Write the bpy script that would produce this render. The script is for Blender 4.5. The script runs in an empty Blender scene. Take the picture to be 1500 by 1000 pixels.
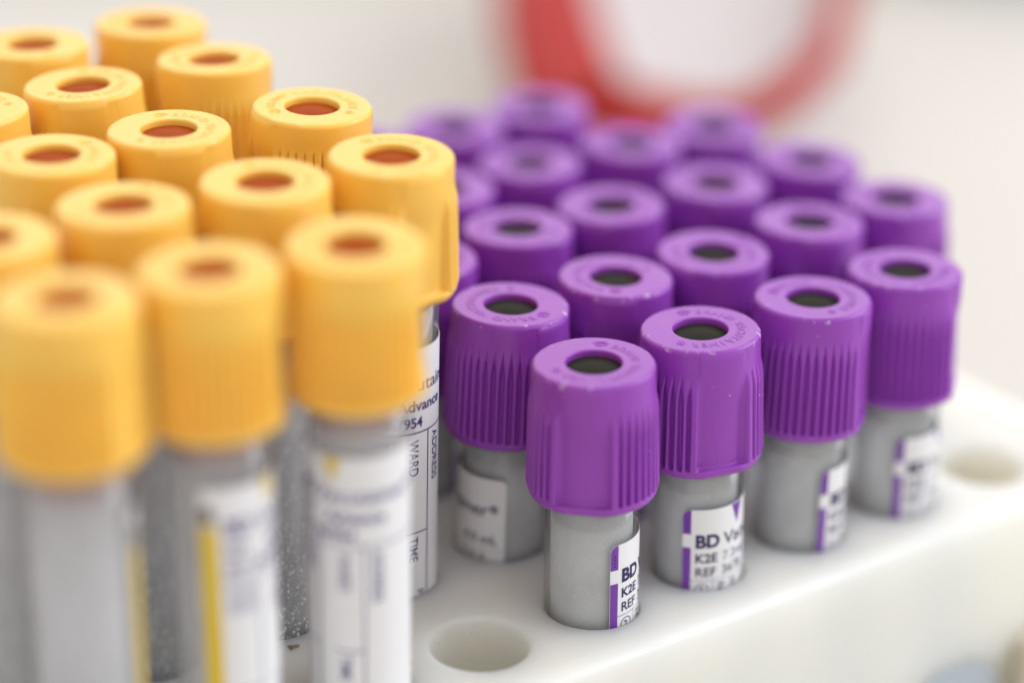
import bpy, math, random
from mathutils import Vector, Matrix
random.seed(7)
PI = math.pi
MM = 0.001
scene = bpy.context.scene
COL = scene.collection

# ------------------------------------------------------------------ camera
cam_d = bpy.data.cameras.new('camera')
cam = bpy.data.objects.new('camera', cam_d)
COL.objects.link(cam)
scene.camera = cam
FW = Vector((0.53638039, 0.73798883, -0.40947351))
RT = Vector((0.81297871, -0.58207704, 0.01587277))
UP = Vector((0.2266312, 0.34140709, 0.91218392))
CAM = Vector((-175.598, -222.046, 165.583))
m = Matrix.Identity(4)
for k in range(3):
    m[k][0] = RT[k]; m[k][1] = UP[k]; m[k][2] = -FW[k]; m[k][3] = CAM[k] * MM
cam.matrix_world = m
cam_d.sensor_width = 36.0
cam_d.lens = 3515.89 / 1500 * 36
cam_d.clip_start = 0.01
cam_d.clip_end = 50
cam_d.dof.use_dof = True
cam_d.dof.focus_distance = 0.319
cam_d.dof.aperture_fstop = 4.2

# ------------------------------------------------------------------ light
world = bpy.data.worlds.new('World')
scene.world = world
world.use_nodes = True
bg = world.node_tree.nodes['Background']
bg.inputs['Color'].default_value = (0.98, 0.98, 0.985, 1)
bg.inputs['Strength'].default_value = 0.88


def area(name, loc, target, size, size_y, power, color):
    l = bpy.data.lights.new(name, 'AREA')
    l.shape = 'RECTANGLE'; l.size = size; l.size_y = size_y
    l.energy = power; l.color = color
    o = bpy.data.objects.new(name, l)
    o.location = loc
    d = Vector(target) - Vector(loc)
    o.rotation_euler = d.to_track_quat('-Z', 'Y').to_euler()
    COL.objects.link(o)
    return o


# a window to the right and a ceiling panel above and behind
area('window_light', (2.10, -0.85, 1.45), (0.05, 0.0, 0.0), 1.75, 1.75, 51, (0.85, 0.925, 1.0))
area('ceiling_light', (0.35, 0.75, 1.75), (0.05, 0.05, 0.0), 1.0, 0.7, 3.5, (1.0, 0.92, 0.82))
area('rear_fill_light', (0.85, 1.75, 0.95), (0.0, 0.0, 0.0), 2.4, 1.0, 9.5, (1.0, 0.95, 0.90))  # fill panel added low at the back, its reflection pales the cap tops

scene.view_settings.view_transform = 'Standard'
scene.view_settings.look = 'None'
scene.view_settings.exposure = 0.0
scene.view_settings.gamma = 1.0
scene.cycles.use_denoising = True
scene.cycles.max_bounces = 10
scene.cycles.transparent_max_bounces = 40
scene.cycles.caustics_reflective = False
scene.cycles.caustics_refractive = False


# ------------------------------------------------------------------ materials
def nmat(name):
    mt = bpy.data.materials.new(name)
    mt.use_nodes = True
    nt = mt.node_tree
    return mt, nt, nt.nodes['Principled BSDF'], nt.nodes['Material Output']


def plain(name, col, rough=0.5, spec=0.5, sss=0.0, rad=(1, 1, 1), scale=0.001):
    mt, nt, b, out = nmat(name)
    b.inputs['Base Color'].default_value = (*col, 1)
    b.inputs['Roughness'].default_value = rough
    b.inputs['Specular IOR Level'].default_value = spec
    b.inputs['Subsurface Weight'].default_value = sss
    b.inputs['Subsurface Radius'].default_value = rad
    b.inputs['Subsurface Scale'].default_value = scale
    return mt


def add(nt, t, **kw):
    n = nt.nodes.new(t)
    for k, v in kw.items():
        setattr(n, k, v)
    return n


def cap_material(name, col, rad, scale, sss, speck):
    """moulded plastic: soft translucency, faint mottling, a few pale dust specks and scuffs"""
    mt = plain(name, col, 0.36, 0.5, sss, rad, scale)
    nt = mt.node_tree; b = nt.nodes['Principled BSDF']
    tc = add(nt, 'ShaderNodeTexCoord')
    oi = add(nt, 'ShaderNodeObjectInfo')
    mul = add(nt, 'ShaderNodeVectorMath', operation='SCALE')
    nt.links.new(oi.outputs['Random'], mul.inputs['Scale'])
    mul.inputs[0].default_value = (3.1, 1.7, 2.3)
    av = add(nt, 'ShaderNodeVectorMath', operation='ADD')
    nt.links.new(tc.outputs['Object'], av.inputs[0]); nt.links.new(mul.outputs[0], av.inputs[1])
    # dust specks
    vo = add(nt, 'ShaderNodeTexVoronoi', feature='F1')
    vo.inputs['Scale'].default_value = 620
    nt.links.new(av.outputs[0], vo.inputs['Vector'])
    nz = add(nt, 'ShaderNodeTexNoise'); nz.inputs['Scale'].default_value = 900
    nz.inputs['Detail'].default_value = 2
    nt.links.new(av.outputs[0], nz.inputs['Vector'])
    sep = add(nt, 'ShaderNodeSeparateColor')
    nt.links.new(vo.outputs['Color'], sep.inputs[0])
    pick = add(nt, 'ShaderNodeMath', operation='GREATER_THAN'); pick.inputs[1].default_value = 0.80
    nt.links.new(sep.outputs[0], pick.inputs[0])
    dist = add(nt, 'ShaderNodeMath', operation='MULTIPLY_ADD')
    nt.links.new(nz.outputs['Fac'], dist.inputs[0]); dist.inputs[1].default_value = 0.16
    nt.links.new(vo.outputs['Distance'], dist.inputs[2])
    near = add(nt, 'ShaderNodeMath', operation='LESS_THAN'); near.inputs[1].default_value = 0.135
    nt.links.new(dist.outputs[0], near.inputs[0])
    both = add(nt, 'ShaderNodeMath', operation='MULTIPLY')
    nt.links.new(pick.outputs[0], both.inputs[0]); nt.links.new(near.outputs[0], both.inputs[1])
    # scuffed upper rim
    sx = add(nt, 'ShaderNodeSeparateXYZ'); nt.links.new(tc.outputs['Object'], sx.inputs[0])
    zr = add(nt, 'ShaderNodeMapRange'); zr.inputs[1].default_value = 0.0178; zr.inputs[2].default_value = 0.0183
    nt.links.new(sx.outputs[2], zr.inputs[0])
    ln = add(nt, 'ShaderNodeCombineXYZ'); nt.links.new(sx.outputs[0], ln.inputs[0]); nt.links.new(sx.outputs[1], ln.inputs[1])
    le = add(nt, 'ShaderNodeVectorMath', operation='LENGTH'); nt.links.new(ln.outputs[0], le.inputs[0])
    rr_ = add(nt, 'ShaderNodeMapRange'); rr_.inputs[1].default_value = 0.0073; rr_.inputs[2].default_value = 0.0077
    nt.links.new(le.outputs['Value'], rr_.inputs[0])
    n4 = add(nt, 'ShaderNodeTexNoise'); n4.inputs['Scale'].default_value = 700; n4.inputs['Detail'].default_value = 5
    nt.links.new(av.outputs[0], n4.inputs['Vector'])
    t4 = add(nt, 'ShaderNodeMapRange'); t4.inputs[1].default_value = 0.60; t4.inputs[2].default_value = 0.70; t4.inputs[4].default_value = 0.7
    nt.links.new(n4.outputs['Fac'], t4.inputs[0])
    ma = add(nt, 'ShaderNodeMath', operation='MULTIPLY'); nt.links.new(zr.outputs[0], ma.inputs[0]); nt.links.new(rr_.outputs[0], ma.inputs[1])
    mb = add(nt, 'ShaderNodeMath', operation='MULTIPLY'); nt.links.new(ma.outputs[0], mb.inputs[0]); nt.links.new(t4.outputs[0], mb.inputs[1])
    mc = add(nt, 'ShaderNodeMath', operation='MAXIMUM'); nt.links.new(mb.outputs[0], mc.inputs[0]); nt.links.new(both.outputs[0], mc.inputs[1])
    sc = add(nt, 'ShaderNodeMath', operation='MULTIPLY'); sc.inputs[1].default_value = speck
    nt.links.new(mc.outputs[0], sc.inputs[0])
    # mottling
    n2 = add(nt, 'ShaderNodeTexNoise'); n2.inputs['Scale'].default_value = 160; n2.inputs['Detail'].default_value = 4
    nt.links.new(av.outputs[0], n2.inputs['Vector'])
    hs = add(nt, 'ShaderNodeHueSaturation'); hs.inputs['Color'].default_value = (*col, 1)
    mr = add(nt, 'ShaderNodeMapRange'); mr.inputs[3].default_value = 0.92; mr.inputs[4].default_value = 1.08
    nt.links.new(n2.outputs['Fac'], mr.inputs[0]); nt.links.new(mr.outputs[0], hs.inputs['Value'])
    mx = add(nt, 'ShaderNodeMix', data_type='RGBA')
    nt.links.new(sc.outputs[0], mx.inputs['Factor'])
    nt.links.new(hs.outputs[0], mx.inputs['A']); mx.inputs['B'].default_value = (0.85, 0.8, 0.85, 1)
    nt.links.new(mx.outputs['Result'], b.inputs['Base Color'])
    rr = add(nt, 'ShaderNodeMapRange'); rr.inputs[3].default_value = 0.30; rr.inputs[4].default_value = 0.46
    nt.links.new(n2.outputs['Fac'], rr.inputs[0]); nt.links.new(rr.outputs[0], b.inputs['Roughness'])
    bp = add(nt, 'ShaderNodeBump'); bp.inputs['Strength'].default_value = 0.10; bp.inputs['Distance'].default_value = 0.0002
    nt.links.new(nz.outputs['Fac'], bp.inputs['Height']); nt.links.new(bp.outputs[0], b.inputs['Normal'])
    return mt


M_PURPLE = cap_material('purple_plastic', (0.30, 0.049, 0.44), (1.0, 0.35, 1.0), 0.0009, 0.25, 0.8)
M_YELLOW = cap_material('amber_plastic', (0.96, 0.57, 0.095), (1.0, 0.55, 0.10), 0.0018, 0.35, 0.25)
M_SEPT_P = plain('grey_rubber', (0.026, 0.025, 0.018), 0.35, 0.012)
M_SEPT_Y = plain('red_brown_rubber', (0.38, 0.062, 0.007), 0.35, 0.012)
M_LET = {'P': plain('purple_lettering', (0.30, 0.049, 0.44), 0.4), 'Y': plain('amber_lettering', (0.96, 0.57, 0.095), 0.4)}
M_PAPER = plain('white_paper', (0.80, 0.79, 0.80), 0.55, 0.35)
M_INK = plain('navy_ink', (0.03, 0.025, 0.10), 0.5, 0.3)
M_INKL = plain('pale_navy_ink', (0.20, 0.20, 0.36), 0.5, 0.3)
M_INKV = plain('violet_ink', (0.07, 0.04, 0.20), 0.5, 0.3)
M_BANDP = plain('purple_print', (0.19, 0.05, 0.37), 0.5, 0.3)
M_BANDY = plain('gold_print', (0.74, 0.52, 0.03), 0.5, 0.3)
M_BROWN = plain('brown_print', (0.14, 0.08, 0.035), 0.5, 0.3)


def tube_material(name, haze, tint, dif):
    """thin hollow plastic wall: see-through, hazed by the dried coating inside, glossy outside"""
    mt, nt, b, out = nmat(name)
    b.inputs['Base Color'].default_value = (*dif, 1)
    b.inputs['Roughness'].default_value = 0.5
    b.inputs['Specular IOR Level'].default_value = 0.0
    tr = add(nt, 'ShaderNodeBsdfTransparent'); tr.inputs['Color'].default_value = (*tint, 1)
    tc = add(nt, 'ShaderNodeTexCoord')
    nz = add(nt, 'ShaderNodeTexNoise'); nz.inputs['Scale'].default_value = 140; nz.inputs['Detail'].default_value = 5
    nt.links.new(tc.outputs['Object'], nz.inputs['Vector'])
    n3 = add(nt, 'ShaderNodeTexNoise'); n3.inputs['Scale'].default_value = 2600; n3.inputs['Detail'].default_value = 2
    nt.links.new(tc.outputs['Object'], n3.inputs['Vector'])
    mr = add(nt, 'ShaderNodeMapRange'); mr.inputs[1].default_value = 0.3; mr.inputs[2].default_value = 0.7
    mr.inputs[3].default_value = haze - 0.07; mr.inputs[4].default_value = haze + 0.07
    nt.links.new(nz.outputs['Fac'], mr.inputs[0])
    m3 = add(nt, 'ShaderNodeMapRange'); m3.inputs[1].default_value = 0.62; m3.inputs[2].default_value = 0.75
    m3.inputs[3].default_value = 0.0; m3.inputs[4].default_value = 0.14
    nt.links.new(n3.outputs['Fac'], m3.inputs[0])
    ad = add(nt, 'ShaderNodeMath', operation='ADD', use_clamp=True)
    nt.links.new(mr.outputs[0], ad.inputs[0]); nt.links.new(m3.outputs[0], ad.inputs[1])
    tl = add(nt, 'ShaderNodeBsdfTranslucent'); tl.inputs['Color'].default_value = (*dif, 1)
    hz = add(nt, 'ShaderNodeMixShader'); hz.inputs[0].default_value = 0.22
    nt.links.new(b.outputs[0], hz.inputs[1]); nt.links.new(tl.outputs[0], hz.inputs[2])
    mix = add(nt, 'ShaderNodeMixShader')
    nt.links.new(ad.outputs[0], mix.inputs[0]); nt.links.new(tr.outputs[0], mix.inputs[1]); nt.links.new(hz.outputs[0], mix.inputs[2])
    nt.links.new(mix.outputs[0], out.inputs['Surface'])
    return mt


def clear_material():
    """the clear outer skin of the tube: see-through with a glossy, slightly wavy surface"""
    mt, nt, b, out = nmat('clear_tube_skin')
    tr = add(nt, 'ShaderNodeBsdfTransparent'); tr.inputs['Color'].default_value = (0.97, 0.97, 0.97, 1)
    gl = add(nt, 'ShaderNodeBsdfGlossy'); gl.inputs['Roughness'].default_value = 0.09
    tc = add(nt, 'ShaderNodeTexCoord')
    mp = add(nt, 'ShaderNodeMapping'); mp.inputs['Scale'].default_value = (420, 420, 40)
    nz = add(nt, 'ShaderNodeTexNoise'); nz.inputs['Scale'].default_value = 1.0; nz.inputs['Detail'].default_value = 3
    nt.links.new(tc.outputs['Object'], mp.inputs[0]); nt.links.new(mp.outputs[0], nz.inputs['Vector'])
    bp = add(nt, 'ShaderNodeBump'); bp.inputs['Strength'].default_value = 0.25; bp.inputs['Distance'].default_value = 0.0004
    nt.links.new(nz.outputs['Fac'], bp.inputs['Height']); nt.links.new(bp.outputs[0], gl.inputs['Normal'])
    lw = add(nt, 'ShaderNodeLayerWeight'); lw.inputs['Blend'].default_value = 0.5
    pw = add(nt, 'ShaderNodeMath', operation='POWER'); pw.inputs[1].default_value = 4.0
    nt.links.new(lw.outputs['Facing'], pw.inputs[0])
    fr = add(nt, 'ShaderNodeMath', operation='MULTIPLY_ADD'); fr.inputs[1].default_value = 0.7; fr.inputs[2].default_value = 0.045
    nt.links.new(pw.outputs[0], fr.inputs[0])
    mx = add(nt, 'ShaderNodeMixShader')
    nt.links.new(fr.outputs[0], mx.inputs[0]); nt.links.new(tr.outputs[0], mx.inputs[1]); nt.links.new(gl.outputs[0], mx.inputs[2])
    nt.links.new(mx.outputs[0], out.inputs['Surface'])
    return mt


M_CLEAR = clear_material()
M_TUBE_P = tube_material('hazy_tube_plastic', 0.62, (0.97, 0.97, 0.97), (0.94, 0.96, 0.97))
M_TUBE_Y = tube_material('clear_tube_plastic', 0.46, (0.97, 0.97, 0.97), (0.94, 0.94, 0.97))
M_DROP = plain('water_drop', (0.60, 0.61, 0.62), 0.15, 0.4)


def rack_material():
    mt = plain('milky_rack_plastic', (0.84, 0.825, 0.765), 0.42, 0.45, 1.0, (1.0, 0.94, 0.78), 0.016)
    nt = mt.node_tree; b = nt.nodes['Principled BSDF']
    tc = add(nt, 'ShaderNodeTexCoord')
    nz = add(nt, 'ShaderNodeTexNoise'); nz.inputs['Scale'].default_value = 45; nz.inputs['Detail'].default_value = 6
    nt.links.new(tc.outputs['Object'], nz.inputs['Vector'])
    cr = add(nt, 'ShaderNodeMix', data_type='RGBA')
    nt.links.new(nz.outputs['Fac'], cr.inputs['Factor'])
    cr.inputs['A'].default_value = (0.795, 0.765, 0.675, 1); cr.inputs['B'].default_value = (0.825, 0.80, 0.72, 1)
    vo = add(nt, 'ShaderNodeTexVoronoi'); vo.inputs['Scale'].default_value = 210
    nt.links.new(tc.outputs['Object'], vo.inputs['Vector'])
    n2 = add(nt, 'ShaderNodeTexNoise'); n2.inputs['Scale'].default_value = 900; n2.inputs['Detail'].default_value = 3
    nt.links.new(tc.outputs['Object'], n2.inputs['Vector'])
    sep = add(nt, 'ShaderNodeSeparateColor'); nt.links.new(vo.outputs['Color'], sep.inputs[0])
    pk = add(nt, 'ShaderNodeMath', operation='GREATER_THAN'); pk.inputs[1].default_value = 0.93
    nt.links.new(sep.outputs[0], pk.inputs[0])
    ds = add(nt, 'ShaderNodeMath', operation='MULTIPLY_ADD'); ds.inputs[1].default_value = 0.25
    nt.links.new(n2.outputs['Fac'], ds.inputs[0]); nt.links.new(vo.outputs['Distance'], ds.inputs[2])
    lt = add(nt, 'ShaderNodeMath', operation='LESS_THAN'); lt.inputs[1].default_value = 0.20
    nt.links.new(ds.outputs[0], lt.inputs[0])
    bo = add(nt, 'ShaderNodeMath', operation='MULTIPLY'); nt.links.new(pk.outputs[0], bo.inputs[0]); nt.links.new(lt.outputs[0], bo.inputs[1])
    s2 = add(nt, 'ShaderNodeMath', operation='MULTIPLY'); s2.inputs[1].default_value = 0.35; nt.links.new(bo.outputs[0], s2.inputs[0])
    mx = add(nt, 'ShaderNodeMix', data_type='RGBA')
    nt.links.new(s2.outputs[0], mx.inputs['Factor']); nt.links.new(cr.outputs['Result'], mx.inputs['A'])
    mx.inputs['B'].default_value = (0.50, 0.42, 0.30, 1)
    nt.links.new(mx.outputs['Result'], b.inputs['Base Color'])
    bp = add(nt, 'ShaderNodeBump'); bp.inputs['Strength'].default_value = 0.12; bp.inputs['Distance'].default_value = 0.0003
    nt.links.new(n2.outputs['Fac'], bp.inputs['Height'])
    mp = add(nt, 'ShaderNodeMapping'); mp.inputs['Rotation'].default_value = (0.3, 0.2, 0.5); mp.inputs['Scale'].default_value = (60, 1500, 900)
    n5 = add(nt, 'ShaderNodeTexNoise'); n5.inputs['Scale'].default_value = 1.0; n5.inputs['Detail'].default_value = 2
    nt.links.new(tc.outputs['Object'], mp.inputs[0]); nt.links.new(mp.outputs[0], n5.inputs['Vector'])
    s5 = add(nt, 'ShaderNodeMapRange'); s5.inputs[1].default_value = 0.66; s5.inputs[2].default_value = 0.72
    nt.links.new(n5.outputs['Fac'], s5.inputs[0])
    b5 = add(nt, 'ShaderNodeBump'); b5.invert = True; b5.inputs['Strength'].default_value = 0.35; b5.inputs['Distance'].default_value = 0.0002
    nt.links.new(s5.outputs[0], b5.inputs['Height']); nt.links.new(bp.outputs[0], b5.inputs['Normal'])
    nt.links.new(b5.outputs[0], b.inputs['Normal'])
    return mt


M_RACK = rack_material()


def speckled(name, ca, cb, scale, rough, spec=0.4):
    mt = plain(name, ca, rough, spec)
    nt = mt.node_tree; b = nt.nodes['Principled BSDF']
    tc = add(nt, 'ShaderNodeTexCoord')
    nz = add(nt, 'ShaderNodeTexNoise'); nz.inputs['Scale'].default_value = scale; nz.inputs['Detail'].default_value = 5
    nt.links.new(tc.outputs['Object'], nz.inputs['Vector'])
    mx = add(nt, 'ShaderNodeMix', data_type='RGBA')
    nt.links.new(nz.outputs['Fac'], mx.inputs['Factor'])
    mx.inputs['A'].default_value = (*ca, 1); mx.inputs['B'].default_value = (*cb, 1)
    nt.links.new(mx.outputs['Result'], b.inputs['Base Color'])
    return mt


M_COUNTER = speckled('cream_laminate', (0.635, 0.585, 0.53), (0.675, 0.625, 0.575), 8, 0.45)
M_WALL = speckled('pale_blue_grey_paint', (0.46, 0.53, 0.55), (0.50, 0.56, 0.57), 5, 0.6)
M_RED = speckled('red_plastic', (0.37, 0.011, 0.008), (0.42, 0.015, 0.011), 40, 0.55, 0.1)
M_LINER = speckled('pinkish_white_plastic', (0.55, 0.485, 0.485), (0.59, 0.525, 0.525), 30, 0.6)
M_BLUE = speckled('pale_blue_sticker', (0.42, 0.48, 0.53), (0.45, 0.51, 0.55), 60, 0.5)
M_CRUMB = speckled('brown_crumb', (0.20, 0.13, 0.07), (0.30, 0.21, 0.12), 2500, 0.8)
M_BEIGE = speckled('beige_plastic', (0.58, 0.52, 0.40), (0.62, 0.56, 0.44), 60, 0.5)


# ------------------------------------------------------------------ mesh helpers (millimetres in, metres out)
def mesh(name, verts, faces, mats, smooth=True, midx=None):
    me = bpy.data.meshes.new(name)
    me.from_pydata([(v[0] * MM, v[1] * MM, v[2] * MM) for v in verts], [], faces)
    for mt in mats:
        me.materials.append(mt)
    if midx:
        me.polygons.foreach_set('material_index', midx)
    me.polygons.foreach_set('use_smooth', [smooth] * len(me.polygons))
    me.update()
    return me


def obj(name, me, parent=None, label=None, kind=None, loc=None, rz=0.0):
    o = bpy.data.objects.new(name, me)
    COL.objects.link(o)
    if parent: o.parent = parent
    if label: o['label'] = label
    if kind: o['kind'] = kind
    if loc: o.location = [c * MM for c in loc]
    if rz: o.rotation_euler.z = rz
    return o


def grid_faces(rows, n, base=0, closed=True):
    f = []
    for r in range(rows - 1):
        for k in range(n if closed else n - 1):
            a = base + r * n + k; b = base + r * n + (k + 1) % n
            f.append((a, b, b + n, a + n))
    return f


def lathe(prof, n):
    v = []
    for r, z in prof:
        for k in range(n):
            a = 2 * PI * k / n
            v.append((r * math.cos(a), r * math.sin(a), z))
    return v, grid_faces(len(prof), n)


def sstep(a, b, x):
    t = min(1.0, max(0.0, (x - a) / (b - a)))
    return t * t * (3 - 2 * t)


# ------------------------------------------------------------------ the closure (cap), bottom at z = 0
CAP_H = 18.6
N_RIB_SEG = 10
ANG = []                                    # angular samples: two smooth panels at 0 and 180 degrees, ribs between
PANEL = math.radians(24); EDGE = math.radians(33.5)
N_RIBS = 14


def build_angles():
    out = []
    for half in (0, PI):
        for k in range(14):                 # panel
            out.append((half - PANEL + 2 * PANEL * k / 14, 'p', -1 + 2 * k / 14))
        for k in range(8):                  # thick edge rib
            out.append((half + PANEL + (EDGE - PANEL) * k / 8, 'e', k / 8))
        span = PI - 2 * EDGE
        for r in range(N_RIBS):
            for k in range(N_RIB_SEG):
                out.append((half + EDGE + span * (r + k / N_RIB_SEG) / N_RIBS, 'r', k / N_RIB_SEG))
        for k in range(8):
            out.append((half + PI - EDGE + (EDGE - PANEL) * k / 8, 'e', 1 - k / 8))
    return out


ANG = build_angles()


def cap_radius(kind, t, ang, z):
    floor = 7.88 + 0.02 * (12.5 - z) / 10
    tip = 8.64 + 0.05 * (6 - z) / 6
    # flare from the plain upper band to the rib tips
    fl = 1 - sstep(12.4, 15.4, z)
    shoulder = (8.2 - 0.02 * (z - 12)) + (tip - 8.2) * fl
    base = min(8.2, 8.2 - 0.03 * max(0, z - 13))
    # ring at the bottom
    ring = 1 - sstep(1.3, 1.6, z)
    if kind == 'p':
        c = abs(ang_to_panel(ang))
        body = 8.2 - 0.58 * (1 - sstep(9.5, 15.6, z))
        rg = min(8.72, 8.22 / math.cos(c))
        return body + (rg - body) * ring
    if kind == 'e':
        g = sstep(0.0, 0.26, t) * (1 - sstep(0.80, 1.0, t) * (1 - sstep(11.6, 14.6, z)))
        lo = floor if t > 0.5 else 8.2 - 0.58 * (1 - sstep(9.5, 15.6, z))
        body = lo + (shoulder - 0.02 - lo) * g if z < 15.4 else base
        if z >= 13:
            k = sstep(13, 15.4, z); body = body * (1 - k) + base * k
        return body + (8.72 - body) * ring
    # ribs with grooves that narrow to a point under the upper band
    w = 0.34 * (1 - sstep(10.6, 14.9, z))
    d = min(t, 1 - t)                        # distance from the groove axis, 0..0.5
    g = 1 - sstep(w * 0.35, w + 0.03, d) if w > 0.01 else 0.0
    tipr = shoulder - 0.10 * (2 * (0.5 - d)) ** 2 * fl
    body = tipr + (floor - tipr) * g
    return body + (8.72 - body) * ring


def ang_to_panel(a):
    a = (a + PI / 2) % PI - PI / 2
    return a


DOT_R = 5.6


def make_cap(name, mat):
    n = len(ANG)
    verts = []
    # outer wall from the bottom inner lip upwards
    rows = []
    rows += [[(2.0, 1.7)] * n, [(6.2, 1.65)] * n, [(6.37, 0.9)] * n, [(6.37, 0.2)] * n, [(6.6, 0.04)] * n]
    def lip(r_off, z):
        return [(cap_radius(k, t, a, 1.2) - r_off, z) for a, k, t in ANG]
    rows += [lip(1.15, 0.0), lip(0.62, 0.08), lip(0.26, 0.32), lip(0.06, 0.72)]
    zs = [1.2, 1.3, 1.4, 1.5, 1.65, 1.9, 2.4, 4, 6, 8, 9.2, 9.7, 10.2, 10.7, 11.2, 11.6, 12.0, 12.4, 12.8, 13.2, 13.6, 14.4, 14.8, 15.2, 15.6, 16.4, 17.2, 17.95]
    for z in zs:
        rows.append([(cap_radius(k, t, a, z), z) for a, k, t in ANG])
    r0 = cap_radius('r', 0.5, 1.0, 17.95)
    for k in range(1, 9):                    # rounded top edge
        q = PI / 2 * k / 8
        rows.append([(r0 - 0.55 * (1 - math.cos(q)), 17.95 + 0.65 * math.sin(q))] * n)
    # flat top with the round moulding mark, then the lip of the hole and its wall
    rr = [7.35 - 0.142 * k for k in range(0, 25)]
    for r in rr:
        row = []
        for a, _, _ in ANG:
            dx = r * math.cos(a) - DOT_R; dy = r * math.sin(a)
            d = math.hypot(dx, dy)
            z = CAP_H - 0.30 * (1 - sstep(0.62, 0.88, d))
            z += 0.24 * (1 - sstep(0.10, 0.24, abs(abs(dx * 0.7 + dy * 0.7) - 0.28))) * (1 - sstep(0.5, 0.62, d))
            row.append((r, z))
        rows.append(row)
    for r, z in ((3.86, 18.58), (3.77, 18.52), (3.72, 18.40), (3.70, 18.2), (3.69, 17.4), (3.69, 16.4)):
        rows.append([(r, z)] * n)
    for row in rows:
        for (r, z), (a, _, _) in zip(row, ANG):
            verts.append((r * math.cos(a), r * math.sin(a), z))
    return mesh(name, verts, grid_faces(len(rows), n), [mat])


CAP = {'P': make_cap('purple_cap', M_PURPLE), 'Y': make_cap('yellow_cap', M_YELLOW)}


def make_septum(mat):
    prof = [(0.01, 18.1), (0.5, 18.09), (1.2, 18.05), (2.0, 17.96), (2.8, 17.84), (3.4, 17.74), (3.68, 17.7), (3.68, 15.0)]
    v, f = lathe(prof, 40)
    return mesh('septum', v, f, [mat])


SEPT = {'P': make_septum(M_SEPT_P), 'Y': make_septum(M_SEPT_Y)}


def make_stopper(mat):
    v, f = lathe([(5.45, 1.4), (5.44, 0.5), (5.3, -3.5), (4.9, -4.0), (0.01, -4.1)], 40)
    return mesh('stopper', v, f, [mat])


STOP = {'P': make_stopper(M_SEPT_P), 'Y': make_stopper(M_SEPT_Y)}

# ------------------------------------------------------------------ lettering
_cache = {}


def text2d(body, bold=0.0, extrude=0.0):
    """flat outline of a text at size 1: ([(x, y, z)], faces, width)"""
    key = (body, bold, extrude)
    if key in _cache: return _cache[key]
    cu = bpy.data.curves.new('txt', 'FONT')
    cu.body = body; cu.size = 1.0; cu.offset = bold; cu.extrude = extrude
    cu.resolution_u = 4
    o = bpy.data.objects.new('txt', cu)
    COL.objects.link(o)
    dg = bpy.context.evaluated_depsgraph_get(); dg.update()
    me = bpy.data.meshes.new_from_object(o.evaluated_get(dg))
    v = [tuple(p.co) for p in me.vertices]; f = [tuple(p.vertices) for p in me.polygons]
    bpy.data.objects.remove(o); bpy.data.curves.remove(cu); bpy.data.meshes.remove(me)
    w = max((p[0] for p in v), default=0)
    _cache[key] = (v, f, w)
    return _cache[key]


def make_ring_text(mat):
    """raised words running clockwise round the hole, from the mark at angle 0"""
    verts, faces = [], []
    R = 4.95
    def put(txt, start, step, size):
        a = start
        for ch in txt:
            if ch != ' ':
                v, f, w = text2d(ch, 0.012, 0.06)
                b = len(verts)
                for x, y, z in v:
                    r = R + y * size
                    q = a - (x - w / 2) * size / (R + 0.5)
                    verts.append((r * math.cos(q), r * math.sin(q), CAP_H + 0.028 + z * 0.4))
                faces.extend(tuple(i + b for i in ff) for ff in f)
            a -= math.radians(step)
    put('BRAND', math.radians(-21), 12.6, 1.7)
    put('VACUTAINER', math.radians(-94), 13.0, 1.7)
    put('®', math.radians(-232), 10, 1.6)
    return mesh('raised_lettering', verts, faces, [mat], smooth=False)


RING = {'P': make_ring_text(M_LET['P']), 'Y': make_ring_text(M_LET['Y'])}

R_TUBE = 6.35
R_LAB = 6.42


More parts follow.
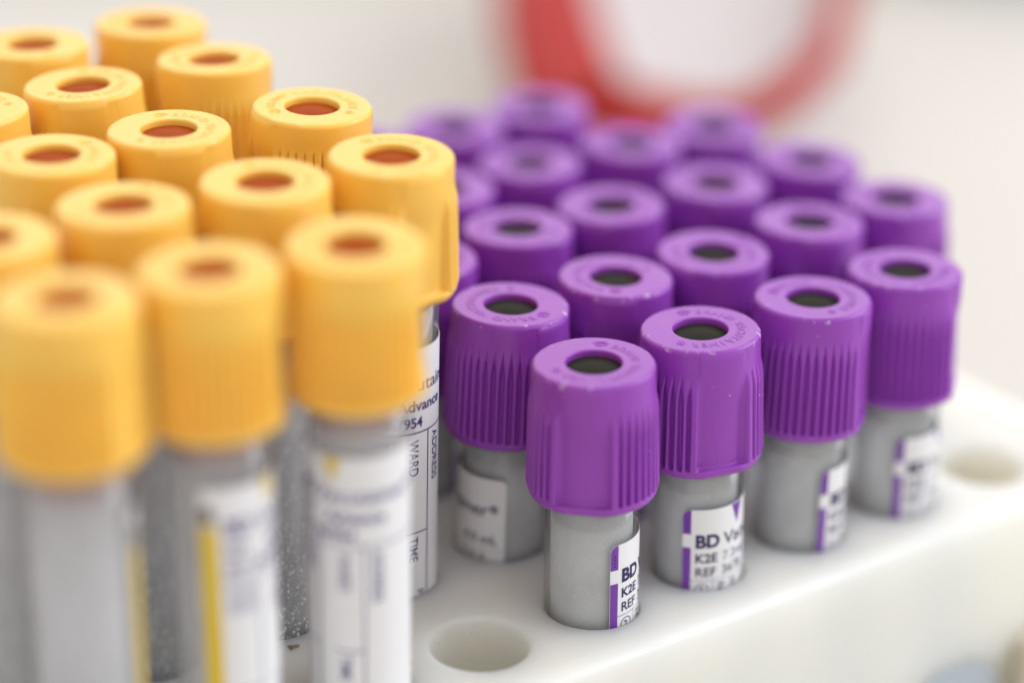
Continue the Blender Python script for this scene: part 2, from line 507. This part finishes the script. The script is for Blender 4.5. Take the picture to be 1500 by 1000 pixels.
class Print:
    """flat print wrapped on the label: x to the right in mm from the label's left edge, y down from its top"""
    def __init__(s): s.v = []; s.f = []; s.m = []
    def _pt(s, x, y, lift):
        a = x / R_LAB; r = R_LAB + lift
        s.v.append((r * math.cos(a), r * math.sin(a), -y))
    def quad(s, x0, y0, x1, y1, mi, lift=0.022, sk=0.0):
        n = max(1, int(abs(x1 - x0) / 0.22)); b = len(s.v)
        for k in range(n + 1):
            x = x0 + (x1 - x0) * k / n
            s._pt(x, y0, lift); s._pt(x, y1, lift)
        for k in range(n):
            s.f.append((b + 2 * k, b + 2 * k + 1, b + 2 * k + 3, b + 2 * k + 2)); s.m.append(mi)
    def fan(s, x0, x1, top, bot, mi, lift=0.024):
        """area between two outlines top(x) and bot(x)"""
        n = max(2, int((x1 - x0) / 0.1)); b = len(s.v)
        for k in range(n + 1):
            x = x0 + (x1 - x0) * k / n
            s._pt(x, top(x), lift); s._pt(x, bot(x), lift)
        for k in range(n):
            s.f.append((b + 2 * k, b + 2 * k + 1, b + 2 * k + 3, b + 2 * k + 2)); s.m.append(mi)
    def text(s, body, x, y, size, mi, bold=0.0, rot=False, lift=0.045, sx=1.0, fit=0):
        v, f, w = text2d(body, bold)
        if fit: sx = fit / (w * size)
        b = len(s.v)
        for tx, ty, _ in v:
            tx *= size * sx; ty *= size
            if rot: s._pt(x + ty, y + tx, lift)   # reads from top to bottom
            else: s._pt(x + tx, y - ty, lift)
        for ff in f:
            s.f.append(tuple(i + b for i in ff)); s.m.append(mi)
    def ring(s, x, y, r0, r1, mi, lift=0.03):
        b = len(s.v); n = 24
        for k in range(n):
            a = 2 * PI * k / n
            s._pt(x + r0 * math.cos(a), y + r0 * math.sin(a), lift); s._pt(x + r1 * math.cos(a), y + r1 * math.sin(a), lift)
        for k in range(n):
            c = b + 2 * k; d = b + 2 * ((k + 1) % n)
            s.f.append((c, c + 1, d + 1, d)); s.m.append(mi)
    def build(s, name, mats): return mesh(name, s.v, s.f, mats, smooth=False, midx=s.m)


def make_sheet(name, w, h):
    """the paper: a bent sheet with rounded upper corners and a thin edge"""
    cols = [0, 0.08, 0.2, 0.4, 0.7, 1.1]
    k = 1.1
    while k < w - 1.7: k += 0.6; cols.append(k)
    cols += [w - 1.1, w - 0.7, w - 0.4, w - 0.2, w - 0.08, w]
    top = []
    for x in cols:
        d = min(x, w - x)
        top.append(0.0 if d >= 1.1 else 1.1 - math.sqrt(max(0, 1.1 ** 2 - (1.1 - d) ** 2)))
    v = []; n = len(cols)
    for r, _ in ((R_TUBE - 0.005, 0), (R_LAB, 1)):
        for x, t in zip(cols, top):
            a = x / R_LAB
            v.append((r * math.cos(a), r * math.sin(a), -t))
        for x in cols:
            a = x / R_LAB
            v.append((r * math.cos(a), r * math.sin(a), -h))
    f = []
    for k in range(n - 1):
        f.append((2 * n + k, 3 * n + k, 3 * n + k + 1, 2 * n + k + 1))      # outside
        f.append((k, 2 * n + k, 2 * n + k + 1, k + 1))                      # upper edge
    f.append((0, n, 3 * n, 2 * n)); f.append((n - 1, 3 * n - 1, 4 * n - 1, 2 * n - 1)[::-1])
    return mesh(name, v, f, [M_PAPER], smooth=False)


# label of the purple tubes
LP_W = 21.0; LP_H = 30.0
SHEET = {'P': make_sheet('paper_label', LP_W, LP_H)}
p = Print()
p.fan(0.03, 1.2, lambda x: 1.12 - math.sqrt(max(0, 1.1 ** 2 - (1.13 - min(x, 1.13)) ** 2)), lambda x: 3.7, 0)
p.quad(0.04, 5.75, 1.2, LP_H, 0)
for k in range(4):
    p.quad(0.55, 1.5 + 0.5 * k, 0.8, 1.75 + 0.5 * k, 1, lift=0.03)
p.fan(7.3, 9.6, lambda x: 0.08, lambda x: 0.1 + 3.1 * (1 - abs(x - 8.45) / 1.15), 0)
p.text('BD', 1.75, 5.75, 2.75, 1, 0.04, fit=3.5)
p.text('Vacutainer', 5.9, 5.75, 2.75, 1, 0.008, fit=12.6)
p.text('®', 18.7, 5.1, 1.6, 1, 0.02)
p.text('K2E', 1.75, 8.1, 1.95, 1, 0.024)
p.text('7.2mg', 5.7, 8.1, 2.0, 2, 0.0)
p.text('4.0 mL', 14.4, 10.0, 2.0, 1, 0.015)
p.text('REF', 1.75, 10.25, 1.95, 1, 0.014)
p.text('3678', 5.6, 10.25, 2.0, 1, 0.0)
p.quad(1.2, 10.85, LP_W - 0.2, 10.95, 2)
p.ring(2.75, 12.35, 0.86, 1.0, 1); p.text('2', 2.3, 12.9, 1.5, 1, 0.01)
p.quad(4.3, 10.95, 4.4, 14.2, 2)
p.text('N', 5.0, 11.4, 1.7, 1, 0.01, rot=True); p.text('H', 7.2, 11.4, 1.7, 1, 0.01, rot=True)
p.quad(9.6, 10.95, 9.7, 14.2, 2)
p.text('Z N X', 14.0, 12.7, 1.6, 1, 0.01)
PRINT = {'P': p.build('print', [M_BANDP, M_INK, M_INKL])}

# label of the yellow tubes
LY_W = 22.0; LY_H = 50.0
SHEET['Y'] = make_sheet('paper_label', LY_W, LY_H)
p = Print()
p.quad(0.04, 5.0, 2.1, LY_H, 0)
p.quad(0.2, 2.3, 1.7, 4.6, 3)
p.fan(8.0, 10.2, lambda x: 0.15, lambda x: 0.17 + 3.6 * (1 - abs(x - 9.1) / 1.1), 0)
p.text('BD', 2.8, 6.1, 2.7, 1, 0.03)
p.text('Vacutainer', 6.8, 6.1, 2.7, 1, 0.008, fit=12.4)
p.text('®', 19.4, 5.4, 1.6, 1, 0.02)
p.text('SST', 2.8, 8.9, 2.1, 1, 0.02); p.text('Advance', 8.3, 8.9, 2.15, 1, 0.022, sx=1.0)
p.text('REF', 2.8, 11.3, 1.9, 1, 0.01); p.text('367954', 6.4, 11.3, 2.05, 1, 0.025, sx=0.9)
p.quad(2.2, 12.05, LY_W - 0.3, 12.25, 1)
for x in (7.0, 13.0): p.quad(x - 0.09, 12.22, x + 0.09, LY_H, 1, lift=0.034)
p.text('WARD', 9.9, 13.2, 2.05, 1, 0.006, rot=True, sx=0.86)
p.text('ADDRESS', 14.0, 12.9, 2.05, 1, 0.006, rot=True, sx=0.86)
p.quad(9.2, 27.16, 13.0, 27.34, 1)
p.quad(2.2, 27.2, 7.0, 27.32, 1)
p.text('TIME', 9.9, 27.9, 2.05, 1, 0.006, rot=True, sx=0.86)
p.text('P', 11.2, 36.2, 1.7, 1, 0.0, rot=True)
for k in range(5): p.text('REF 367954', 2.9 + 0.75 * k, 12.9, 0.8, 2, 0.0, rot=True)
PRINT['Y'] = p.build('print', [M_BANDY, M_INKV, M_INKL, M_BROWN])

# ------------------------------------------------------------------ tube walls (bottom of tube at z = 0)
L_TUBE = {'P': 75.0, 'Y': 101.0}             # to the top of the cap


def make_wall(kind):
    top = L_TUBE[kind] - CAP_H + 1.5
    prof = []
    for R_, z0 in ((R_TUBE, 0.0), (R_TUBE - 0.85, 0.85)):
        side = [(0.02, z0)]
        for k in range(1, 8):
            q = PI / 2 * k / 7
            side.append((R_ * math.sin(q), z0 + R_ * (1 - math.cos(q))))
        for k in range(1, 6):
            side.append((R_, z0 + R_ + (top - z0 - R_) * k / 5))
        prof.append(side)
    n_out = len(prof[0])
    v, f = lathe(prof[0] + prof[1][::-1], 64)
    mi = [0 if k // 64 < n_out else 1 for k in range(len(f))]
    return mesh('tube_wall', v, f, [M_CLEAR, M_TUBE_P if kind == 'P' else M_TUBE_Y], midx=mi)


WALL = {'P': make_wall('P'), 'Y': make_wall('Y')}


def make_droplets(seed):
    rnd = random.Random(seed)
    v, f = [], []
    for _ in range(3600):
        a = rnd.uniform(0, 2 * PI); z = rnd.uniform(38, 80)
        s = 0.07 + 0.17 * rnd.random() ** 3 + 0.05 * (80 - z) / 42
        h = s * 0.55
        b = len(v)
        for r_, hh in ((1.0, 0.0), (0.75, 0.62), (0.3, 0.95)):
            for k in range(8):
                q = 2 * PI * k / 8
                da = s * r_ * math.cos(q) / R_TUBE; dz = s * r_ * math.sin(q) * 1.15
                r = R_TUBE + 0.005 + h * hh
                v.append((r * math.cos(a + da), r * math.sin(a + da), z + dz))
        for row in range(2):
            for k in range(8):
                f.append((b + row * 8 + k, b + row * 8 + (k + 1) % 8, b + row * 8 + 8 + (k + 1) % 8, b + row * 8 + 8 + k))
        f.append(tuple(b + 16 + k for k in range(8)))
    return mesh('droplets', v, f, [M_DROP])


# ------------------------------------------------------------------ the rack
PX = 18.5815; PY = 21.9137
I0, I1, J0, J1 = -6, 4, 0, 4
XL = I0 * PX - 13.5; XR = 95.5; YF = -12.6; YB = J1 * PY + 12.8
Z_TABLE = -46.0
H_TOP = {'P': 36.04, 'Y': 62.03}


FILLED = {(i, j) for j in range(5) for i in range(-6, 5)} - {(-1, 0), (4, 0), (0, 4), (4, 4), (-5, 0)}


def make_rack():
    verts, faces = [], []
    bev = 2.2
    N = 64
    x0, x1, y0, y1 = XL + bev, XR - bev, YF + bev, YB - bev
    xs = [x0] + [(i + 0.5) * PX for i in range(I0, I1)] + [x1]
    ys = [y0] + [(j + 0.5) * PY for j in range(J0, J1)] + [y1]
    hole = [(7.3, 0.0), (7.12, -0.03), (6.9, -0.13), (6.72, -0.32), (6.64, -0.6), (6.62, -1.2), (6.75, -6), (7.4, -16), (8.2, -28), (8.2, -41)]
    hole_empty = hole[:6] + [(6.62, -2), (6.62, -4), (6.6, -7), (6.3, -10)]  # floor made shallow so the empty holes look brighter inside
    for ii in range(len(xs) - 1):
        for jj in range(len(ys) - 1):
            cx = (I0 + ii) * PX; cy = (J0 + jj) * PY
            ax, bx, ay, by = xs[ii] - cx, xs[ii + 1] - cx, ys[jj] - cy, ys[jj + 1] - cy
            b = len(verts)
            angs = sorted({2 * PI * k / N for k in range(N)} | {math.atan2(yy, xx) % (2 * PI) for xx in (ax, bx) for yy in (ay, by)})
            n = len(angs)
            for a in angs:
                c, s = math.cos(a), math.sin(a)
                t = min((bx if c > 0 else ax) / c if abs(c) > 1e-9 else 1e9, (by if s > 0 else ay) / s if abs(s) > 1e-9 else 1e9)
                verts.append((cx + c * t, cy + s * t, 0))
            empty = (I0 + ii, J0 + jj) not in FILLED
            for r, z in (hole_empty if empty else hole):
                for a in angs:
                    verts.append((cx + r * math.cos(a), cy + r * math.sin(a), z))
            rows = len(hole) + 1
            for r in range(rows - 1):
                for k in range(n):
                    p_ = b + r * n + k; q_ = b + r * n + (k + 1) % n
                    faces.append((p_, q_, q_ + n, p_ + n))
            faces.append(tuple(b + (rows - 1) * n + k for k in range(n)))
    # rounded rim and sides
    prof = [(0.0, 0.0)]
    for k in range(1, 7):
        q = PI / 2 * k / 6
        prof.append((bev * math.sin(q), -bev * (1 - math.cos(q))))
    prof += [(bev, -8), (bev, -20), (bev, Z_TABLE + 0.8), (bev - 0.6, Z_TABLE)]
    b = len(verts)
    for o_, z in prof:
        verts += [(x0 - o_, y0 - o_, z), (x1 + o_, y0 - o_, z), (x1 + o_, y1 + o_, z), (x0 - o_, y1 + o_, z)]
    for r in range(len(prof) - 1):
        for k in range(4):
            p_ = b + 4 * r + k; q_ = b + 4 * r + (k + 1) % 4
            faces.append((p_, p_ + 4, q_ + 4, q_))
    c = b + 4 * (len(prof) - 1)
    faces.append((c + 3, c + 2, c + 1, c))
    me = mesh('rack_body', verts, faces, [M_RACK])
    me.polygons.foreach_set('use_smooth', [len(p_.vertices) == 4 for p_ in me.polygons])
    for pg in me.polygons:                    # flat faces stay flat, fillets are smooth
        zs = [me.vertices[i].co.z for i in pg.vertices]
        if max(zs) - min(zs) < 1e-7: pg.use_smooth = False
    import bmesh
    bm = bmesh.new(); bm.from_mesh(me); bmesh.ops.recalc_face_normals(bm, faces=bm.faces[:]); bm.to_mesh(me); bm.free()
    return me


rack = bpy.data.objects.new('tube_rack', None)
COL.objects.link(rack)
rack.location = (0, 0, Z_TABLE * MM)
rack['label'] = 'milky white plastic rack with round holes holding all the capped tubes'
rack['category'] = 'tube rack'
LIFT = (0, 0, -Z_TABLE)
obj('rack_body', make_rack(), rack, loc=LIFT)


def prism_xz(pts, y0, y1):
    """polygon in x and z drawn between y0 (front) and y1"""
    n = len(pts)
    v = [(x, y0, z) for x, z in pts] + [(x, y1, z) for x, z in pts]
    f = [tuple(range(n)), tuple(range(2 * n - 1, n - 1, -1))]
    for k in range(n):
        a = k; b = (k + 1) % n
        f.append((b, a, a + n, b + n))
    return v, f


v, f = prism_xz([(53.6, -25.2), (54.4, -24.8), (63.2, -24.5), (64.0, -25.0), (68.0, -27.8), (68.4, -28.6), (68.4, -42.0), (53.6, -42.0)], YF - 0.35, YF + 0.1)
obj('sticker', mesh('sticker', v, f, [M_BLUE], smooth=False), rack, label='pale blue sticker with a cut corner on the rack front', loc=LIFT)
v, f = prism_xz([(72.2, -24.6), (72.8, -23.8), (77.0, -23.0), (78.0, -24.0), (78.0, -44.0), (72.2, -44.0)], YF - 3.2, YF + 0.1)
obj('clip', mesh('clip', v, f, [M_BEIGE], smooth=False), rack, label='beige plastic clip on the rack front', loc=LIFT)

# ------------------------------------------------------------------ the tubes
#  kind, column, row, lean at the cap (mm), spin of the moulding mark, left edge of the label (degrees from the side facing the camera), label
TUBES = [
 ('P', 0, 0, -0.83, 0.29, 172, 24, 'purple-capped tube nearest the camera, standing next to the empty rack hole'),
 ('P', 1, 0, -0.99, 0.92, 206, -15.5, 'purple-capped tube in the front row whose white label shows its large navy letters best'),
 ('P', 2, 0, 0.33, 0.58, -99, 27, 'fully ribbed purple-capped tube third along the front row, label a sliver at its right'),
 ('P', 3, 0, -0.19, 1.10, 88, 5, 'purple-capped tube at the right end of the front row, before the far empty hole'),
 ('P', 0, 1, 1.23, -0.20, 52, -183, 'purple-capped tube touching the yellow-capped one, right end of its white label showing'),
 ('P', 1, 1, 0.78, -0.26, 0, 60, 'second-row purple-capped tube behind the gap between the two frontmost purple caps'),
 ('P', 2, 1, -0.34, -0.74, 140, 100, 'middle purple-capped tube of the second row, straight behind the gap right of the lettered tube'),
 ('P', 3, 1, 1.04, 0.74, 200, 150, 'second-row purple-capped tube behind the gap between the two rightmost front caps'),
 ('P', 4, 1, 0.17, 0.80, 30, 60, 'rightmost purple-capped tube of the second row, peeking over the end of the front row'),
 ('P', 0, 2, 0.25, -1.37, 100, 60, 'purple-capped tube in the third row, mostly hidden behind the foremost right yellow cap'),
 ('P', 1, 2, 0.24, 0.75, 70, 200, 'third-row purple-capped tube second from the yellow caps, its hole fully in view'),
 ('P', 2, 2, -1.06, 0.54, 160, 60, 'purple-capped tube at the centre of the third row'),
 ('P', 3, 2, -0.02, -0.61, 20, 120, 'third-row purple-capped tube in front of the tallest blurred purple cap at right'),
 ('P', 4, 2, 0.81, -0.99, 115, 60, 'blurred purple-capped tube at the right end of the third row'),
 ('P', 0, 3, 0.0, 0.0, 115, 60, 'purple-capped tube hidden behind the right-hand yellow caps in the fourth row'),
 ('P', 1, 3, 0.46, -1.08, 40, 60, 'fourth-row purple-capped tube half hidden by the rightmost yellow cap'),
 ('P', 2, 3, -0.34, 0.54, 10, 60, 'blurred fourth-row purple-capped tube just right of the rightmost yellow cap'),
 ('P', 3, 3, 0.44, -0.87, 80, 60, 'blurred purple-capped tube below the lower bar of the red tray rim'),
 ('P', 4, 3, -1.47, -1.61, 130, 60, 'blurred purple-capped tube standing furthest back at right, against the red rim'),
 ('P', 1, 4, 0.0, 0.0, 130, 60, 'purple-capped tube in the back row showing only a sliver above the yellow cap'),
 ('P', 2, 4, -0.74, -0.71, 60, 60, 'blurred back-row purple-capped tube against the cream countertop'),
 ('P', 3, 4, -1.30, 0.15, 15, 60, 'blurred back-row purple-capped tube against the red corner of the tray'),
 ('Y', -2, 0, -1.88, -2.98, 90, -110, 'front yellow-capped tube whose white label has a gold triangle, beside the empty hole'),
 ('Y', -3, 0, -0.91, -0.03, 85, -22, 'front yellow-capped tube with a gold strip down its label'),
 ('Y', -4, 0, 0.59, 1.18, 60, 60, 'large blurred yellow-capped tube in the lower left corner, clear wall facing out'),
 ('Y', -4, 1, 0.9, 0.6, 20, 120, 'yellow-capped tube cut by the left edge, behind the lower left corner tube'),
 ('Y', -3, 1, 0.39, 1.35, 150, 110, 'second-row yellow-capped tube between the two leftmost front caps, wall beaded with droplets'),
 ('Y', -2, 1, 0.04, -1.02, 200, 110, 'second-row yellow-capped tube with droplets on its wall above a brown speck'),
 ('Y', -1, 1, -0.36, -1.59, 215, -66, 'rightmost yellow-capped tube, label lettering in vertical columns beside the purple caps'),
 ('Y', -3, 2, 0.95, 0.14, 130, 100, 'third-row yellow-capped tube at the left edge in front of the blurred back caps'),
 ('Y', -2, 2, -0.64, 0.70, 191, 100, 'yellow-capped tube in sharp focus at the middle of the yellow block, mark behind its hole'),
 ('Y', -1, 2, 1.19, -1.59, -65, 100, 'sharp yellow-capped tube with raised words, right end of the third row'),
 ('Y', -3, 3, -0.6, 0.5, -30, 100, 'fourth-row yellow-capped tube cut in half by the left edge'),
 ('Y', -2, 3, -1.72, 1.54, 180, 100, 'yellow-capped tube in the fourth row, left of the one with straight ribs'),
 ('Y', -1, 3, 0.50, 2.18, 92, 100, 'fourth-row yellow-capped tube with straight ribs down its front'),
 ('Y', -2, 4, 0.66, 0.61, 20, 100, 'blurred back-row yellow-capped tube near the upper left corner'),
 ('Y', -1, 4, 1.28, 0.90, 75, 100, 'furthest yellow-capped tube, blurred at the top of the photo'),
]
LAB_TOP = {'P': 12.2, 'Y': 37.0}              # above the rack plate
DROPS = {(-2, 1): make_droplets(3), (-3, 1): make_droplets(5)}

for kind, i, j, dx, dy, dot, lab, text in TUBES:
    name = 'purple_capped_tube' if kind == 'P' else 'yellow_capped_tube'
    h = H_TOP[kind]; L = L_TUBE[kind]
    lean = Vector((dx, dy, 0))
    off = lean * 0.25
    if off.length > 0.35: off *= 0.35 / off.length
    through = Vector((i * PX, j * PY, 0)) + off
    cap_top = Vector((i * PX + dx, j * PY + dy, h))
    axis = (cap_top - through).normalized()
    foot = cap_top - axis * L
    root = bpy.data.objects.new(name, None)
    COL.objects.link(root)
    root.location = foot * MM
    root.rotation_mode = 'QUATERNION'
    root.rotation_quaternion = Vector((0, 0, 1)).rotation_difference(axis)
    root['label'] = text
    root['category'] = 'sample tube'
    root['group'] = 'purple-capped tubes in the rack' if kind == 'P' else 'yellow-capped tubes in the rack'
    az = math.atan2(CAM.y - foot.y, CAM.x - foot.x)
    obj('tube_wall', WALL[kind], root, rz=random.uniform(0, 6))
    cap = obj('cap', CAP[kind], root, loc=(0, 0, L - CAP_H), rz=az + math.radians(dot))
    obj('septum', SEPT[kind], cap)
    obj('raised_lettering', RING[kind], cap)
    obj('stopper', STOP[kind], root, loc=(0, 0, L - CAP_H))
    zl = L - h + LAB_TOP[kind] + random.uniform(-0.3, 0.3)
    sheet = obj('paper_label', SHEET[kind], root, loc=(0, 0, zl), rz=az + math.radians(lab))
    obj('print', PRINT[kind], sheet)
    if (i, j) in DROPS and kind == 'Y':
        obj('droplets', DROPS[(i, j)], root, kind='stuff')


# ------------------------------------------------------------------ counter, upstand and the tray behind
def box(x0, y0, z0, x1, y1, z1):
    v = [(x, y, z) for z in (z0, z1) for y in (y0, y1) for x in (x0, x1)]
    f = [(0, 2, 3, 1), (4, 5, 7, 6), (0, 1, 5, 4), (2, 6, 7, 3), (0, 4, 6, 2), (1, 3, 7, 5)]
    return v, f


def turned(v, a, cx, cy):
    c, s = math.cos(a), math.sin(a)
    return [(cx + x * c - y * s, cy + x * s + y * c, z) for x, y, z in v]


HEAD = math.atan2(FW.y, FW.x) - PI / 2          # the counter runs square to the view
cx, cy = 270, 400
v, f = box(-1500, -1100, Z_TABLE - 30, 1500, 60, Z_TABLE)
obj('countertop', mesh('countertop', turned(v, HEAD, cx, cy), f, [M_COUNTER], smooth=False), kind='structure')
v, f = box(-1500, 62, Z_TABLE - 30, 1500, 90, Z_TABLE + 60)
obj('counter_upstand', mesh('counter_upstand', turned(v, HEAD, cx, cy), f, [M_WALL], smooth=False), kind='structure')

# white tub with a broad red rim standing just behind the rack
Z_RIM = -4.0
OUT = [(280, 353), (214, 324), (189, 290), (166, 257), (147, 227), (133, 202), (127, 185), (129, 175), (139, 167), (148, 162), (157, 158), (165, 157), (175, 157), (185, 162), (201, 172), (217, 183), (243, 209), (293, 258), (321, 299), (314, 340)]
cxm = sum(q[0] for q in OUT) / len(OUT); cym = sum(q[1] for q in OUT) / len(OUT)


def smooth_loop(pts, k):
    out = []
    n = len(pts)
    for i in range(n):
        p0, p1, p2, p3 = (Vector(pts[(i + d) % n]) for d in (-1, 0, 1, 2))
        for s in range(k):
            t = s / k
            out.append(0.5 * ((2 * p1) + (p2 - p0) * t + (2 * p0 - 5 * p1 + 4 * p2 - p3) * t * t + (3 * p1 - p0 - 3 * p2 + p3) * t ** 3))
    return out


loop = smooth_loop(OUT, 4)
n = len(loop)


def rim_f(q):
    return 1.0 - 0.62 * sstep(137, 160, q.x) - 0.08 * sstep(175, 220, q.x) if q.y < 0.9 * q.x + 40 else 1.0


def inset(d):
    res = []
    for i, q in enumerate(loop):
        t = (loop[(i + 1) % n] - loop[i - 1]).normalized()
        nrm = Vector((-t.y, t.x))
        if nrm.dot(Vector((cxm, cym)) - q) < 0: nrm = -nrm
        w = q + nrm * d * rim_f(q)
        res.append((w.x - cxm, w.y - cym))
    return res


tub = bpy.data.objects.new('red_rimmed_tub', None)
COL.objects.link(tub)
tub.location = (cxm * MM, cym * MM, Z_TABLE * MM)
tub['label'] = 'blurred white tub with a broad red rim standing on the countertop behind the purple caps'
tub['category'] = 'tub'
H_RIM = Z_RIM - Z_TABLE
W_RIM = 25.0


def ring_rows(rows):
    v_ = []
    for d, z in rows:
        v_ += [(x, y, z) for x, y in inset(d)]
    return v_


rows = [(1.5, H_RIM - 5.0), (0.0, H_RIM - 4.6), (0.0, H_RIM - 1.0), (0.8, H_RIM), (W_RIM - 1, H_RIM), (W_RIM, H_RIM - 0.8), (W_RIM, H_RIM - 5.0), (1.5, H_RIM - 5.0)]
obj('rim', mesh('rim', ring_rows(rows), grid_faces(len(rows), n), [M_RED]), tub)
rows = [(W_RIM + 0.3, H_RIM - 1.5), (W_RIM + 2, H_RIM - 5), (W_RIM + 4, H_RIM - 9), (W_RIM + 8, H_RIM - 10)]
v = ring_rows(rows)
f = grid_faces(len(rows), n) + [tuple((len(rows) - 1) * n + k for k in range(n))]
b_ = len(v)
rows2 = [(4.0, H_RIM - 5.1), (7.0, H_RIM - 30), (9.0, 1.0), (10.0, 0.0)]
v += ring_rows(rows2); f += grid_faces(len(rows2), n, b_)
f.append(tuple(b_ + (len(rows2) - 1) * n + k for k in range(n)))
obj('tub_body', mesh('tub_body', v, f, [M_LINER]), tub)

# blue-grey box further back at the right
bx_o = Vector((388, 312)); bx_d = Vector((0.83, -0.56)).normalized(); bx_n = Vector((-bx_d.y, bx_d.x))


def rounded_box(w, d, z0, z1, r, inset_=0.0):
    pts = []
    for cx_, cy_, a0 in ((w - r, r, -90), (w - r, d - r, 0), (r, d - r, 90), (r, r, 180)):
        for k in range(7):
            a = math.radians(a0 + 15 * k)
            pts.append((cx_ + (r - inset_) * math.cos(a), cy_ + (r - inset_) * math.sin(a)))
    n_ = len(pts); v_, rows_ = [], [(0, z0), (0, z1 - 1.5), (0.5, z1 - 0.4), (1.5, z1)]
    for o_, z in rows_:
        for x, y in pts:
            f_ = 1 - o_ / max(w, d) * 2
            x2 = w / 2 + (x - w / 2) * f_; y2 = d / 2 + (y - d / 2) * f_
            v_.append((bx_d.x * x2 + bx_n.x * y2, bx_d.y * x2 + bx_n.y * y2, z))
    return v_, grid_faces(len(rows_), n_) + [tuple(3 * n_ + k for k in range(n_))]


store = bpy.data.objects.new('storage_box', None)
COL.objects.link(store)
store.location = (bx_o.x * MM, bx_o.y * MM, Z_TABLE * MM)
store['label'] = 'blurred blue-grey box at the upper right corner of the countertop'
store['category'] = 'box'
v, f = rounded_box(150, 90, 0.0, 32, 8)
obj('box_body', mesh('box_body', v, f, [M_WALL]), store)
v, f = rounded_box(154, 94, 32.2, 40, 9)
obj('lid', mesh('lid', v, f, [M_WALL]), store, loc=tuple(-2 * (bx_d[k] + bx_n[k]) for k in range(2)) + (0,))

# a brown crumb on the rack top
v, f = [], []
for r, z in ((0.55, 0.0), (0.62, 0.12), (0.35, 0.30), (0.12, 0.38)):
    for k in range(9):
        a = 2 * PI * k / 9
        q = r * (1 + 0.45 * math.sin(2.3 * k + 1) * (1 if r > 0.2 else 0))
        v.append((q * math.cos(a) * 1.25, q * math.sin(a) * 0.8, z))
f = grid_faces(4, 9) + [tuple(27 + k for k in range(9))]
crumb = obj('crumb', mesh('crumb', v, f, [M_CRUMB], smooth=False), loc=(-39.50, 12.79, 0.0))
crumb['label'] = 'tiny brown crumb lying on the white rack between the yellow-capped tubes'
crumb['category'] = 'crumb'
